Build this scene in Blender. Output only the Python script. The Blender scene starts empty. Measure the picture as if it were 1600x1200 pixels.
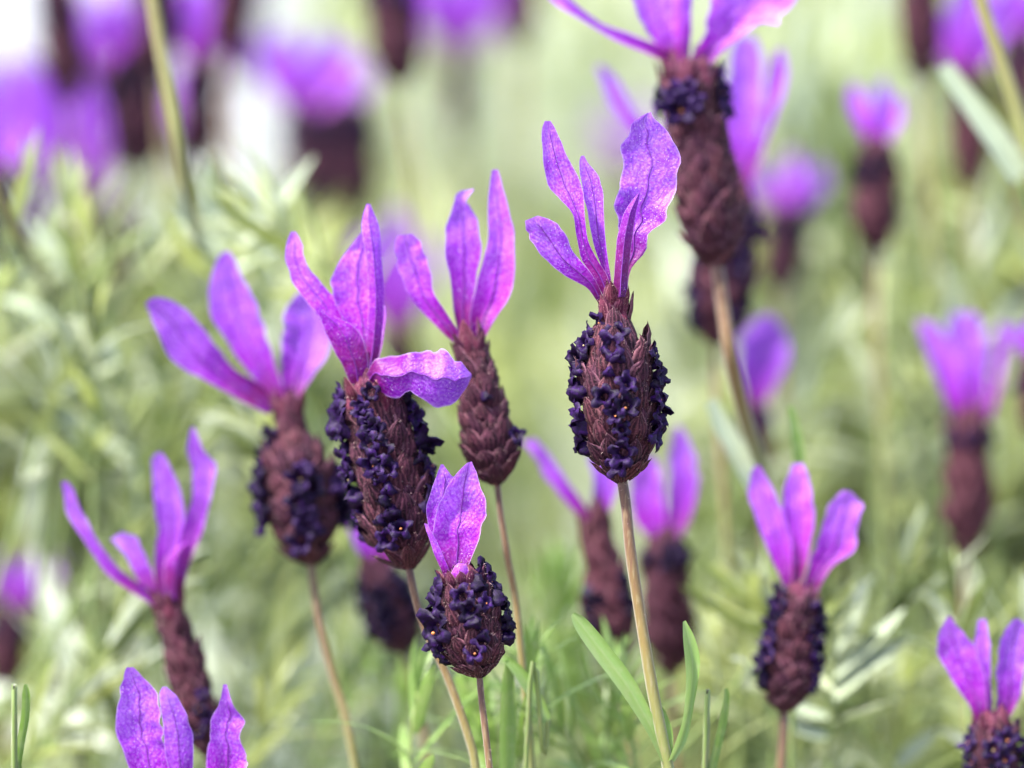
import bpy, math, random
import numpy as np
from mathutils import Vector, Matrix

# ------------------------------------------------------------------ camera, sky, sun, exposure
R = math.radians
scene = bpy.context.scene
CAM = np.array((0.0, 0.0, 0.62))
PITCH = R(8.0)
FOCUS = 0.50                      # metres to the sharp flower
LENS, SENSOR = 128.57, 36.0
FPX = 1600 * LENS / SENSOR
cam_d = bpy.data.cameras.new('camera')
cam = bpy.data.objects.new('camera', cam_d)
scene.collection.objects.link(cam)
cam.location = CAM
cam.rotation_euler = (math.pi / 2 - PITCH, 0, 0)
cam_d.lens, cam_d.sensor_width = LENS, SENSOR
cam_d.clip_start, cam_d.clip_end = 0.01, 500
cam_d.dof.use_dof = True
cam_d.dof.focus_distance = FOCUS
cam_d.dof.aperture_fstop = 7.4
cam_d.dof.aperture_blades = 0
scene.camera = cam

SUN_EL, SUN_AZ = R(62), R(-118)     # azimuth measured from +Y (behind the flowers) towards +X
w = bpy.data.worlds.new('World'); scene.world = w; w.use_nodes = True
nt = w.node_tree
sky = nt.nodes.new('ShaderNodeTexSky'); sky.sky_type = 'NISHITA'; sky.sun_disc = False
sky.sun_elevation = SUN_EL; sky.sun_rotation = SUN_AZ
sky.air_density = 1.0; sky.dust_density = 3.0
bg = nt.nodes['Background']; bg.inputs[1].default_value = 0.15
nt.links.new(sky.outputs[0], bg.inputs[0])
sun_d = bpy.data.lights.new('sun', 'SUN'); sun_d.energy = 3.0; sun_d.angle = R(2.5); sun_d.color = (1, .96, .9)
sun = bpy.data.objects.new('sun', sun_d); scene.collection.objects.link(sun)
sdir = Vector((math.sin(SUN_AZ) * math.cos(SUN_EL), math.cos(SUN_AZ) * math.cos(SUN_EL), math.sin(SUN_EL)))
sun.rotation_euler = sdir.to_track_quat('Z', 'Y').to_euler()
scene.view_settings.view_transform = 'Standard'
scene.view_settings.look = 'None'
scene.view_settings.gamma = 1.0
scene.view_settings.exposure = 1.92
scene.render.engine = 'CYCLES'
scene.cycles.use_denoising = True
scene.cycles.max_bounces = 8
scene.cycles.transmission_bounces = 6
scene.cycles.diffuse_bounces = 4
scene.cycles.sample_clamp_indirect = 6

rng = random.Random(7)
nrng = np.random.default_rng(7)
FWD = np.array((0, math.cos(PITCH), -math.sin(PITCH)))
RGT = np.array((1.0, 0, 0))
UPV = np.array((0, math.sin(PITCH), math.cos(PITCH)))


def at(px, py, d):
    """the place in the garden, d metres deep along the view axis"""
    return CAM + FWD * d + RGT * ((px - 800) / FPX * d) + UPV * (-(py - 600) / FPX * d)


def nrm(v):
    v = np.asarray(v, float)
    return v / (np.linalg.norm(v) + 1e-12)


# ------------------------------------------------------------------ mesh helpers
def make_mesh(name, V, F, UV=None, mat=None, tint=None):
    me = bpy.data.meshes.new(name)
    V = np.asarray(V, np.float32)
    if isinstance(F, np.ndarray):
        n, k = F.shape
        me.vertices.add(len(V)); me.vertices.foreach_set('co', V.ravel())
        me.loops.add(n * k); me.loops.foreach_set('vertex_index', F.astype(np.int32).ravel())
        me.polygons.add(n)
        me.polygons.foreach_set('loop_start', np.arange(0, n * k, k, dtype=np.int32))
        me.update(calc_edges=True)
    else:
        me.from_pydata(V.tolist(), [], F)
    if UV is not None:
        li = np.empty(len(me.loops), np.int32); me.loops.foreach_get('vertex_index', li)
        uvl = me.uv_layers.new(name='UVMap')
        uvl.data.foreach_set('uv', np.asarray(UV, np.float32)[li].ravel())
    if tint is not None:
        a = me.attributes.new('tint', 'FLOAT', 'POINT')
        a.data.foreach_set('value', np.asarray(tint, np.float32))
    me.polygons.foreach_set('use_smooth', np.ones(len(me.polygons), bool))
    if mat:
        me.materials.append(mat)
    return me


def obj(name, me, parent=None, M=None):
    o = bpy.data.objects.new(name, me)
    scene.collection.objects.link(o)
    if parent is not None:
        o.parent = parent
    if M is not None:
        o.matrix_local = Matrix([list(map(float, r)) for r in M])
    return o


def empty(name, loc):
    o = bpy.data.objects.new(name, None)
    o.empty_display_size = 0.01
    scene.collection.objects.link(o)
    o.location = [float(c) for c in loc]
    return o


def tag(o, label=None, cat=None, group=None, kind=None):
    if label: o['label'] = label
    if cat: o['category'] = cat
    if group: o['group'] = group
    if kind: o['kind'] = kind
    return o


def gridfaces(nv, nu, wrap=False):
    i = np.arange(nv - 1)[:, None]; j = np.arange(nu if wrap else nu - 1)[None]
    a = i * nu + j; b = i * nu + (j + 1) % nu
    return np.stack([a, b, b + nu, a + nu], -1).reshape(-1, 4)


def crom(P, n):
    """Catmull-Rom through the rows of P, n samples"""
    P = np.asarray(P, float)
    Q = np.vstack([2 * P[0] - P[1], P, 2 * P[-1] - P[-2]])
    m = len(P) - 1
    out = []
    for t in np.linspace(0, m, n):
        i = min(int(t), m - 1); f = t - i
        p0, p1, p2, p3 = Q[i], Q[i + 1], Q[i + 2], Q[i + 3]
        out.append(.5 * (2 * p1 + (p2 - p0) * f + (2 * p0 - 5 * p1 + 4 * p2 - p3) * f * f + (3 * p1 - p0 - 3 * p2 + p3) * f ** 3))
    return np.array(out)


def smooth_noise(n, k, r):
    """1-D smooth noise, k knots"""
    return np.interp(np.linspace(0, k - 1, n), np.arange(k), r.normal(size=k))


def tube(path, rad, ns=8, square=0.0):
    path = np.asarray(path, float); n = len(path)
    rad = np.broadcast_to(rad, (n,))
    T = np.gradient(path, axis=0); T /= np.linalg.norm(T, axis=1)[:, None] + 1e-12
    ref = np.array((0.0, 1, 0)) if abs(T[0][1]) < .8 else np.array((1.0, 0, 0))
    V, UV = [], []
    L = np.concatenate([[0], np.cumsum(np.linalg.norm(np.diff(path, axis=0), axis=1))])
    for i in range(n):
        s = nrm(np.cross(T[i], ref)); u = np.cross(s, T[i])
        for k in range(ns):
            a = 2 * math.pi * k / ns
            rr = rad[i] * (1 + square * math.cos(4 * a))
            V.append(path[i] + rr * (math.cos(a) * s + math.sin(a) * u)); UV.append((k / ns, L[i]))
    V.append(path[0]); UV.append((0, 0)); V.append(path[-1]); UV.append((0, L[-1]))
    F = gridfaces(n, ns, True).tolist()
    c0, c1 = n * ns, n * ns + 1
    for k in range(ns):
        F.append([c0, (k + 1) % ns, k]); F.append([c1, (n - 1) * ns + k, (n - 1) * ns + (k + 1) % ns])
    return np.array(V), F, np.array(UV)


# ------------------------------------------------------------------ materials
class NT:
    def __init__(s, name):
        s.m = bpy.data.materials.new(name); s.m.use_nodes = True
        s.t = s.m.node_tree; s.n = s.t.nodes; s.out = s.n['Material Output']; s.b = s.n['Principled BSDF']

    def node(s, t, **kw):
        n = s.n.new(t)
        for k, v in kw.items():
            if k.startswith('_'): setattr(n, k[1:], v)
            else: n.inputs[k.replace('_', ' ')].default_value = v
        return n

    def link(s, a, b): s.t.links.new(a, b)

    def ramp(s, fac, stops):
        r = s.n.new('ShaderNodeValToRGB'); e = r.color_ramp.elements
        while len(e) < len(stops): e.new(.5)
        for k, (p, c) in enumerate(stops):
            e[k].position = p; e[k].color = (*c, 1) if len(c) == 3 else c
        s.link(fac, r.inputs[0]); return r.outputs[0]

    def mix(s, fac, a, b, mode='MIX'):
        m = s.n.new('ShaderNodeMix'); m.data_type = 'RGBA'; m.blend_type = mode
        if isinstance(fac, (int, float)): m.inputs[0].default_value = fac
        else: s.link(fac, m.inputs[0])
        for i, v in ((6, a), (7, b)):
            if isinstance(v, tuple): m.inputs[i].default_value = (*v, 1)
            else: s.link(v, m.inputs[i])
        return m.outputs[2]

    def math(s, op, a, b=None, clamp=False):
        m = s.n.new('ShaderNodeMath'); m.operation = op; m.use_clamp = clamp
        for i, v in ((0, a), (1, b)):
            if v is None: continue
            if isinstance(v, (int, float)): m.inputs[i].default_value = v
            else: s.link(v, m.inputs[i])
        return m.outputs[0]

    def noise(s, vec, scale, detail=3, rough=.55):
        n = s.node('ShaderNodeTexNoise', Scale=scale, Detail=detail, Roughness=rough)
        s.link(vec, n.inputs['Vector']); return n.outputs['Fac']

    def bump(s, h, dist, strength=1.0):
        b = s.node('ShaderNodeBump', Strength=strength, Distance=dist)
        s.link(h, b.inputs['Height']); return b.outputs[0]

    def translucent(s, col, fac, nor=None):
        t = s.n.new('ShaderNodeBsdfTranslucent'); s.link(col, t.inputs[0])
        if nor is not None: s.link(nor, t.inputs['Normal'])
        mx = s.n.new('ShaderNodeMixShader'); mx.inputs[0].default_value = fac
        s.link(s.b.outputs[0], mx.inputs[1]); s.link(t.outputs[0], mx.inputs[2]); s.link(mx.outputs[0], s.out.inputs[0])


def mat_petal():
    k = NT('petal_violet')
    tc = k.node('ShaderNodeTexCoord'); sep = k.node('ShaderNodeSeparateXYZ'); k.link(tc.outputs['UV'], sep.inputs[0])
    u, v = sep.outputs[0], sep.outputs[1]
    oi = k.node('ShaderNodeObjectInfo')
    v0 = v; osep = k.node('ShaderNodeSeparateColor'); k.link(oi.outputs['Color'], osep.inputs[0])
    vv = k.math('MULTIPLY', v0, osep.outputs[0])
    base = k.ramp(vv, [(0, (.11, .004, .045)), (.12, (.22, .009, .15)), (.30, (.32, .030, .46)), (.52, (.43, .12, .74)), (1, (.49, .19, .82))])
    # pinnate veins + midrib
    au = k.math('ABSOLUTE', k.math('SUBTRACT', u, .5))
    warp = k.noise(tc.outputs['Object'], 260, 2)
    ph = k.math('ADD', k.math('MULTIPLY', k.math('SUBTRACT', v, k.math('MULTIPLY', au, .8)), 34), k.math('MULTIPLY', warp, 11))
    veins = k.math('POWER', k.math('ABSOLUTE', k.math('SINE', ph)), 7)
    mid = k.math('SUBTRACT', 1, k.math('MULTIPLY', au, 22), True)
    cells = k.noise(tc.outputs['Object'], 2600, 3, .6)
    blot = k.noise(tc.outputs['Object'], 330, 3, .6)
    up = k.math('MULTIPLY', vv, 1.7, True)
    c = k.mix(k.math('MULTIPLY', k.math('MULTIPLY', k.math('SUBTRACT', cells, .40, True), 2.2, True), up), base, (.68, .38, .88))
    c = k.mix(k.math('MULTIPLY', k.math('SUBTRACT', blot, .45, True), 2.4, True), c, (.25, .040, .46))
    c = k.mix(k.math('MULTIPLY', veins, .26), c, (.20, .03, .42))
    c = k.mix(k.math('MULTIPLY', mid, .5), c, (.19, .015, .30))
    rim = k.math('MULTIPLY', k.math('SUBTRACT', au, .465, True), 22, True)
    c = k.mix(k.math('MULTIPLY', rim, .75), c, (.80, .58, .95))
    fl = k.node('ShaderNodeTexNoise', Scale=5200.0, Detail=1.0); k.link(tc.outputs['Object'], fl.inputs['Vector'])
    fm = k.math('MULTIPLY', k.math('SUBTRACT', fl.outputs['Fac'], .66, True), 14, True)
    c = k.mix(k.math('MULTIPLY', k.math('MULTIPLY', fm, k.math('MULTIPLY', k.math('SUBTRACT', blot, .40, True), 5, True)), .7), c, (.90, .78, .95))  # pale flecks: sparkle glints painted into the petal colour
    hs = k.node('ShaderNodeHueSaturation'); k.link(c, hs.inputs['Color']); hs.inputs['Saturation'].default_value = 1.1
    k.link(k.math('ADD', k.math('MULTIPLY', oi.outputs['Random'], .03), .485), hs.inputs['Hue'])
    k.link(k.math('ADD', k.math('MULTIPLY', oi.outputs['Random'], .24), .80), hs.inputs['Value'])
    c = hs.outputs[0]
    k.link(c, k.b.inputs['Base Color']); k.b.inputs['Roughness'].default_value = .42
    k.b.inputs['Specular IOR Level'].default_value = .45
    h = k.math('ADD', k.math('ADD', k.math('MULTIPLY', cells, .5), k.math('MULTIPLY', blot, 2.4)), k.math('MULTIPLY', veins, -.12))
    nb = k.bump(h, .00022, .9); k.link(nb, k.b.inputs['Normal'])
    k.translucent(c, .44, nb)
    return k.m


def mat_bract(neck=False):
    k = NT('bract_magenta' if neck else 'bract_maroon')
    tc = k.node('ShaderNodeTexCoord'); sep = k.node('ShaderNodeSeparateXYZ'); k.link(tc.outputs['UV'], sep.inputs[0])
    u, v = sep.outputs[0], sep.outputs[1]
    oi = k.node('ShaderNodeObjectInfo')
    geo = k.node('ShaderNodeNewGeometry')
    au = k.math('ABSOLUTE', k.math('SUBTRACT', u, .5))
    n1 = k.noise(geo.outputs['Position'], 900, 3); n2 = k.noise(geo.outputs['Position'], 4200, 2, .6)
    c = k.ramp(n1, [(.32, (.028, .003, .012)), (.52, (.064, .008, .028)), (.72, (.105, .017, .046))] if neck else [(.34, (.006, .0016, .0045)), (.52, (.023, .0045, .012)), (.72, (.053, .013, .026))])
    st = k.math('POWER', k.math('ABSOLUTE', k.math('SINE', k.math('ADD', k.math('MULTIPLY', u, 15), k.math('MULTIPLY', n1, 3)))), 5)
    c = k.mix(k.math('MULTIPLY', st, .42), c, (.17, .055, .075))
    edge = k.math('MULTIPLY', k.math('SUBTRACT', au, .40, True), 10, True)
    c = k.mix(k.math('MULTIPLY', edge, .58), c, (.30, .13, .16))
    c = k.mix(k.math('MULTIPLY', k.math('SUBTRACT', n2, .58, True), 3.5, True), c, (.26, .105, .13))
    hs = k.node('ShaderNodeHueSaturation'); k.link(c, hs.inputs['Color'])
    k.link(k.math('ADD', k.math('MULTIPLY', oi.outputs['Random'], .5), .75), hs.inputs['Value'])
    k.link(k.math('ADD', k.math('MULTIPLY', oi.outputs['Random'], .04), .47), hs.inputs['Hue'])
    k.link(hs.outputs[0], k.b.inputs['Base Color'])
    k.b.inputs['Roughness'].default_value = .7; k.b.inputs['Specular IOR Level'].default_value = .12
    k.b.inputs['Sheen Weight'].default_value = .04; k.b.inputs['Sheen Tint'].default_value = (.9, .75, .75, 1)
    nb = k.bump(k.math('ADD', n2, k.math('MULTIPLY', st, .8)), .00012, .8); k.link(nb, k.b.inputs['Normal'])
    return k.m


def mat_floret():
    k = NT('floret_indigo')
    tc = k.node('ShaderNodeTexCoord'); geo = k.node('ShaderNodeNewGeometry'); oi = k.node('ShaderNodeObjectInfo')
    n = k.noise(geo.outputs['Position'], 1500, 3)
    c = k.ramp(n, [(.3, (.004, .0012, .009)), (.55, (.012, .0028, .032)), (.76, (.034, .005, .085))])
    hs = k.node('ShaderNodeHueSaturation'); k.link(c, hs.inputs['Color'])
    k.link(k.math('ADD', k.math('MULTIPLY', oi.outputs['Random'], 1.1), .5), hs.inputs['Value'])
    k.link(hs.outputs[0], k.b.inputs['Base Color'])
    k.b.inputs['Roughness'].default_value = .55; k.b.inputs['Specular IOR Level'].default_value = .16
    nb = k.bump(k.noise(geo.outputs['Position'], 5000, 2), .0001, .6); k.link(nb, k.b.inputs['Normal'])
    return k.m


def mat_stem():
    k = NT('stem_skin')
    tc = k.node('ShaderNodeTexCoord'); sep = k.node('ShaderNodeSeparateXYZ'); k.link(tc.outputs['UV'], sep.inputs[0])
    geo = k.node('ShaderNodeNewGeometry')
    v = k.math('MULTIPLY', sep.outputs[1], 14, True)      # metres from the spike
    mp = k.node('ShaderNodeMapping'); mp.inputs['Scale'].default_value = (1, 1, .12); k.link(geo.outputs['Position'], mp.inputs[0])
    n = k.noise(mp.outputs[0], 2600, 3)
    v2 = k.math('ADD', v, k.math('MULTIPLY', k.math('SUBTRACT', n, .5), .3), True)
    c = k.ramp(v2, [(0, (.075, .030, .025)), (.12, (.14, .070, .028)), (.30, (.19, .135, .035)), (.5, (.17, .185, .045)), (.9, (.14, .21, .045))])
    c = k.mix(k.math('MULTIPLY', k.math('SUBTRACT', n, .5, True), 2.5, True), c, (.26, .20, .12))
    k.link(c, k.b.inputs['Base Color']); k.b.inputs['Roughness'].default_value = .6
    k.b.inputs['Sheen Weight'].default_value = .2
    nb = k.bump(n, .0001, .7); k.link(nb, k.b.inputs['Normal'])
    return k.m


def mat_leaf(name, mass, near=False):
    k = NT(name)
    tc = k.node('ShaderNodeTexCoord'); sep = k.node('ShaderNodeSeparateXYZ'); k.link(tc.outputs['UV'], sep.inputs[0])
    geo = k.node('ShaderNodeNewGeometry')
    if mass:
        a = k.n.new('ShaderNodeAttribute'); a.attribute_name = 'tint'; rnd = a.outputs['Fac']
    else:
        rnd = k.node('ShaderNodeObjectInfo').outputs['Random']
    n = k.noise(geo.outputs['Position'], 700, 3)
    c = k.ramp(rnd, [(0, (.17, .29, .045)), (1, (.23, .36, .09))]) if near else k.ramp(rnd, [(0, (.035, .060, .014)), (.22, (.16, .21, .04)), (.45, (.34, .38, .095)), (.7, (.39, .44, .20)), (1, (.60, .65, .55))])  # ramp ends paint gap shade (dark) and glints (near white) into the leaf colour
    c = k.mix(k.math('MULTIPLY', k.math('SUBTRACT', n, .45, True), 1.8, True), c, (.32, .38, .16))
    au = k.math('ABSOLUTE', k.math('SUBTRACT', sep.outputs[0], .5))
    mid = k.math('SUBTRACT', 1, k.math('MULTIPLY', au, 9), True)
    c = k.mix(k.math('MULTIPLY', mid, .35), c, (.34, .42, .18))
    k.link(c, k.b.inputs['Base Color']); k.b.inputs['Roughness'].default_value = .28
    k.b.inputs['Specular IOR Level'].default_value = .6
    k.b.inputs['Sheen Weight'].default_value = .2; k.b.inputs['Sheen Tint'].default_value = (.9, 1, .9, 1)
    nb = k.bump(k.noise(geo.outputs['Position'], 4500, 2), .0001, .6); k.link(nb, k.b.inputs['Normal'])
    k.translucent(c, .42)
    return k.m


def mat_plain(name, col, rough=.5, noise_scale=900, var=.35):
    k = NT(name); geo = k.node('ShaderNodeNewGeometry')
    n = k.noise(geo.outputs['Position'], noise_scale, 3)
    c = k.mix(n, tuple(x * (1 - var) for x in col), tuple(min(1, x * (1 + var)) for x in col))
    k.link(c, k.b.inputs['Base Color']); k.b.inputs['Roughness'].default_value = rough
    return k.m


PETAL = mat_petal(); BRACT = mat_bract(); BRACTN = mat_bract(True); FLORET = mat_floret(); STEM = mat_stem()
LEAF = mat_leaf('leaf_greygreen', False); LEAFM = mat_leaf('leaf_mass', True); LEAFN = mat_leaf('leaf_fresh', False, True)
MIDRIB = mat_plain('midrib_plum', (.13, .012, .22)); ANTHER = mat_plain('anther_orange', (.45, .15, .04))
ANTHER2 = mat_plain('anther_cream', (.40, .30, .16))
DEW = NT('dew'); DEW.b.inputs['Transmission Weight'].default_value = 1; DEW.b.inputs['IOR'].default_value = 1.33
DEW.b.inputs['Roughness'].default_value = .02; DEW = DEW.m
FUZZ = mat_plain('pale_hair', (.46, .30, .29), .6); FUZZG = mat_plain('green_hair', (.50, .56, .42), .6)
SOIL = mat_plain('soil', (.10, .075, .05), .9, 30, .5)
PALE = mat_plain('leaf_pale_felt', (.29, .34, .23), .5, 500, .2)
GRAVEL = mat_plain('pale_gravel', (.19, .195, .20), .9, 60, .25)

# ------------------------------------------------------------------ the setting
def sheet(name, x0, x1, y0, y1, z, mat, n=40, amp=0.0):
    xs, ys = np.linspace(x0, x1, n), np.linspace(y0, y1, n)
    X, Y = np.meshgrid(xs, ys)
    Z = z + amp * nrng.normal(size=X.shape)
    V = np.stack([X, Y, Z], -1).reshape(-1, 3)
    o = obj(name, make_mesh(name, V, gridfaces(n, n), np.stack([X, Y], -1).reshape(-1, 2), mat))
    return tag(o, kind='structure')


sheet('ground', -150, 150, -5, 300, 0.0, SOIL)
sheet('path', -60, 60, 4.6, 60, 0.006, GRAVEL)

# ------------------------------------------------------------------ shared pieces: bracts, florets, anthers, leaves
def bract_mesh(i, mat):
    r = np.random.default_rng(100 + i)
    nv, nu = 8, 7
    V, UV = [], []
    sharp = r.uniform(.5, .95); bend = r.uniform(-.22, .05); tw = r.uniform(-.25, .25)
    for a in range(nv):
        t = a / (nv - 1)
        wd = .5 * (math.sin(math.pi * min(1, .18 + t * .82)) ** sharp * .9 + .10 * (1 - t)) + (.012 if a == nv - 1 else 0)
        for b in range(nu):
            u = b / (nu - 1) * 2 - 1
            x = u * wd
            cup = -.55 * wd * u * u + .045 * math.cos(u * 8) * (1 - t)
            y = cup * 1.35 + .16 * math.sin(t * 3) + bend * t * t + r.normal() * .028
            V.append((x + tw * t * t * .3, y, t + .05 * math.sin(u * 4 + i) * t)); UV.append((b / (nu - 1), t))
    return make_mesh('bract_%d' % i, V, gridfaces(nv, nu), UV, mat)


def floret_mesh(i):
    r = np.random.default_rng(200 + i)
    ns, nr = 20, 7
    V, UV = [], []
    ph = r.uniform(0, 6); opn = r.uniform(.75, 1.1); lob = r.uniform(.8, 1.15, 5); up = r.normal(size=5) * .12
    for a in range(nr):
        q = a / (nr - 1)
        for b in range(ns):
            th = 2 * math.pi * b / ns
            kk = int((th / (2 * math.pi) * 5)) % 5
            lobe = abs(math.sin(2.5 * th)) ** .6
            if q < .5:
                rad = .20 + .18 * (q / .5) ** 2; z = -1.0 + 1.0 * (q / .5)
            else:
                f = (q - .5) / .5
                rad = .40 + f * opn * (.16 + .50 * lobe * lob[kk]) + r.normal() * .03 * f
                z = .26 * math.sin(f * 2.6) - .20 * f * f * (1 - lobe) + 2.2 * up[kk] * f * lobe
            V.append((rad * math.cos(th + ph), rad * math.sin(th + ph), z + r.normal() * (.02 + .09 * max(0, q - .5) * 2))); UV.append((b / ns, q))
    return make_mesh('floret_%d' % i, V, gridfaces(nr, ns, True), UV, FLORET)


def bud_mesh(i):
    """a withered or closed floret: crumpled dark knob"""
    r = np.random.default_rng(300 + i)
    ns, nr = 10, 7
    V, UV = [], []
    for a in range(nr):
        q = a / (nr - 1)
        for b in range(ns):
            th = 2 * math.pi * b / ns
            rad = (.20 + .24 * math.sin(q * math.pi) + .05) * (1 + .35 * math.cos(3 * th + i)) if a < nr - 1 else .08
            V.append((rad * math.cos(th) + r.normal() * .05, rad * math.sin(th) + r.normal() * .05, -.9 + 1.2 * q + r.normal() * .06)); UV.append((b / ns, q))
    return make_mesh('bud_%d' % i, V, gridfaces(nr, ns, True), UV, FLORET)


def ball_mesh(name, mat, sx=1, sy=1, sz=1, n=6):
    V = []
    for a in range(n + 1):
        p = math.pi * a / n
        for b in range(8):
            th = 2 * math.pi * b / 8
            V.append((sx * (math.sin(p) + .02) * math.cos(th), sy * (math.sin(p) + .02) * math.sin(th), sz * math.cos(p)))
    return make_mesh(name, V, gridfaces(n + 1, 8, True), [(0, 0)] * len(V), mat)


def leaf_arrays(bend, width, nv=9, nu=5, seed=0, revol=.5, droop=0.0):
    """unit-length linear leaf along +z, upper face towards +y"""
    r = np.random.default_rng(seed)
    V, UV = [], []
    for a in range(nv):
        t = a / (nv - 1)
        wd = width * (min(1, (t * 5 + .35)) * (1 - max(0, (t - .55) / .45) ** 2.2) + .03)
        for b in range(nu):
            u = b / (nu - 1) * 2 - 1
            y = -bend * t * t - droop * t ** 3 + wd * (.30 * (abs(u)) - revol * abs(u) ** 3)
            V.append((u * wd + .03 * math.sin(2.2 * t + seed) * t, y, t * (1 - .22 * abs(bend) * t))); UV.append((b / (nu - 1), t))
    return np.array(V), gridfaces(nv, nu), np.array(UV)


BRACTS = [bract_mesh(i, BRACT) for i in range(7)]; NECKS = [bract_mesh(i, BRACTN) for i in range(7)]
FLORETS = [floret_mesh(i) for i in range(5)]
BUDS = [bud_mesh(i) for i in range(4)]
ANTH = ball_mesh('anther', ANTHER, .10, .08, .07); ANTHC = ball_mesh('anther_pale', ANTHER2, .08, .07, .07)
LEAVES, FRESH = [], []
for i in range(8):
    V_, F_, U_ = leaf_arrays([-.15, .05, .15, .3, .45, .6, -.3, .25][i], [.046, .042, .05, .042, .046, .038, .042, .054][i], 9, 5, i)
    LEAVES.append(make_mesh('leaf_%d' % i, V_, F_, U_, LEAF)); FRESH.append(make_mesh('leaf_fresh_%d' % i, V_, F_, U_, LEAFN))


def mesh_arrays(me):
    v = np.empty(len(me.vertices) * 3, np.float32); me.vertices.foreach_get('co', v)
    li = np.empty(len(me.loops), np.int32); me.loops.foreach_get('vertex_index', li)
    uv = np.empty(len(me.loops) * 2, np.float32); me.uv_layers[0].data.foreach_get('uv', uv)
    UV = np.zeros((len(me.vertices), 2)); UV[li] = uv.reshape(-1, 2)
    return v.reshape(-1, 3).astype(float), li.reshape(-1, 4), UV


class Join:
    def __init__(s): s.V, s.F, s.U, s.T, s.n = [], [], [], [], 0

    def add(s, V, F, U, M=None, tint=0.5):
        if M is not None: V = V @ M[:3, :3].T + M[:3, 3]
        s.V.append(V); s.F.append(np.asarray(F) + s.n); s.U.append(U); s.T.append(np.full(len(V), tint)); s.n += len(V)

    def mesh(s, name, mat):
        return make_mesh(name, np.vstack(s.V), np.vstack(s.F), np.vstack(s.U), mat, np.concatenate(s.T))


BR_A = [mesh_arrays(m) for m in BRACTS]; FL_A = [mesh_arrays(m) for m in FLORETS]; BU_A = [mesh_arrays(m) for m in BUDS]


def frame(x, y, z, sx, sy, sz, loc):
    M = np.eye(4); M[:3, 0] = np.asarray(x) * sx; M[:3, 1] = np.asarray(y) * sy; M[:3, 2] = np.asarray(z) * sz; M[:3, 3] = loc
    return M


def fuzz(pts, dirs, length, width, r):
    """short pale hairs: one sliver each"""
    n = len(pts)
    dirs = dirs + r.normal(size=(n, 3)) * .45; dirs /= np.linalg.norm(dirs, axis=1)[:, None]
    side = np.cross(dirs, r.normal(size=(n, 3))); side /= np.linalg.norm(side, axis=1)[:, None] + 1e-9
    ln = length * r.uniform(.5, 1.3, (n, 1))
    V = np.stack([pts - side * width, pts + side * width, pts + dirs * ln], 1).reshape(-1, 3)
    return make_mesh('fuzz', V, np.arange(3 * n).reshape(-1, 3), None, FUZZ)


# ------------------------------------------------------------------ petals
def petal(parent, origin, rows, d, s, z0=0, z1=0, zc=0, cup=.22, fold=.0, ruffle=1.0, rib=True, seed=0, fine=True, curl=0.0, claw=1.0):
    """rows of (left x, left y, right x, right y) from base to tip; z0/z1/zc: depth at base, tip and mid-bow in the same units"""
    r = np.random.default_rng(seed)
    nv, nu = (34, 15) if fine else (18, 9)
    A = crom(rows, nv)
    V, UV = np.zeros((nv, nu, 3)), np.zeros((nv, nu, 2))
    ed = [smooth_noise(nv, 18, r), smooth_noise(nv, 18, r)]
    rf = [smooth_noise(nv, 9, r), smooth_noise(nv, 9, r)]
    surf = smooth_noise(nv, 7, r)
    for a in range(nv):
        t = a / (nv - 1)
        Lp, Rp = A[a, :2], A[a, 2:]
        wd = np.linalg.norm(Rp - Lp) + 1e-6
        e = min(1, t * 3) * min(1, (1 - t) * 6 + .1)
        sd = (Rp - Lp) / wd
        Lp = Lp - sd * ed[0][a] * wd * .028 * ruffle * e; Rp = Rp + sd * ed[1][a] * wd * .028 * ruffle * e
        for b in range(nu):
            u = b / (nu - 1) * 2 - 1
            p = (Lp + Rp) / 2 + (Rp - Lp) / 2 * u
            z = z0 + (z1 - z0) * t + zc * math.sin(math.pi * t)
            z += cup * wd * (1 - u * u) + fold * wd * (1 - abs(u))
            z += ruffle * e * wd * .055 * ((rf[0][a] if u < 0 else rf[1][a]) * u * u * 1.3 + surf[a] * .6 * math.cos(2.5 * u))
            z += curl * wd * max(0, t - .7) ** 2 * 6
            z -= .03 * wd * math.exp(-(u / .10) ** 2)
            V[a, b] = at(p[0], p[1], d) + FWD * (z * s)
            UV[a, b] = (b / (nu - 1), t)
    V = V.reshape(-1, 3) - origin
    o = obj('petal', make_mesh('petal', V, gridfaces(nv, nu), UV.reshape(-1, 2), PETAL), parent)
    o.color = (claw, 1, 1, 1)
    if rib:
        c = V.reshape(nv, nu, 3)[:, nu // 2]
        c = c[: int(nv * .9)]
        wpx = 1.0 * s * np.linspace(1.2, .25, len(c))
        tv, tf, tu = tube(c - FWD * .25 * s, wpx, 5)
        obj('midrib', make_mesh('midrib', tv, tf, tu, MIDRIB), o)
    return o


# ------------------------------------------------------------------ one lavender flower on its stalk
def to_ground(pts):
    """carry a stalk on in its own direction, bending plumb, into the soil"""
    last = pts[-1]; dr = nrm(pts[-1] - pts[-2])
    if dr[2] > -.5: dr = nrm(dr + np.array((0, 0, -.8)))
    p, q, h = last, dr, .012
    out = list(pts)
    while p[2] > h * 1.1:
        q = nrm(q + np.array((0, .01, -.16))); p = p + q * h; out.append(p); h = min(.09, h * 1.5)
    out.append(p - q * (p[2] + .004) / q[2])
    return out



PROF = [(0, .10), (.05, .42), (.12, .74), (.22, .92), (.36, 1.0), (.55, 1.0), (.70, .92), (.79, .66), (.86, .36), (1, .26)]
PROF_CYL = [(0, .12), (.05, .45), (.12, .75), (.22, .93), (.4, 1.0), (.6, .98), (.8, .92), (.93, .80), (1, .55)]
PROF_CONE = [(0, .14), (.05, .5), (.12, .82), (.22, .98), (.4, .95), (.6, .86), (.8, .70), (.93, .58), (1, .48)]


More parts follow.
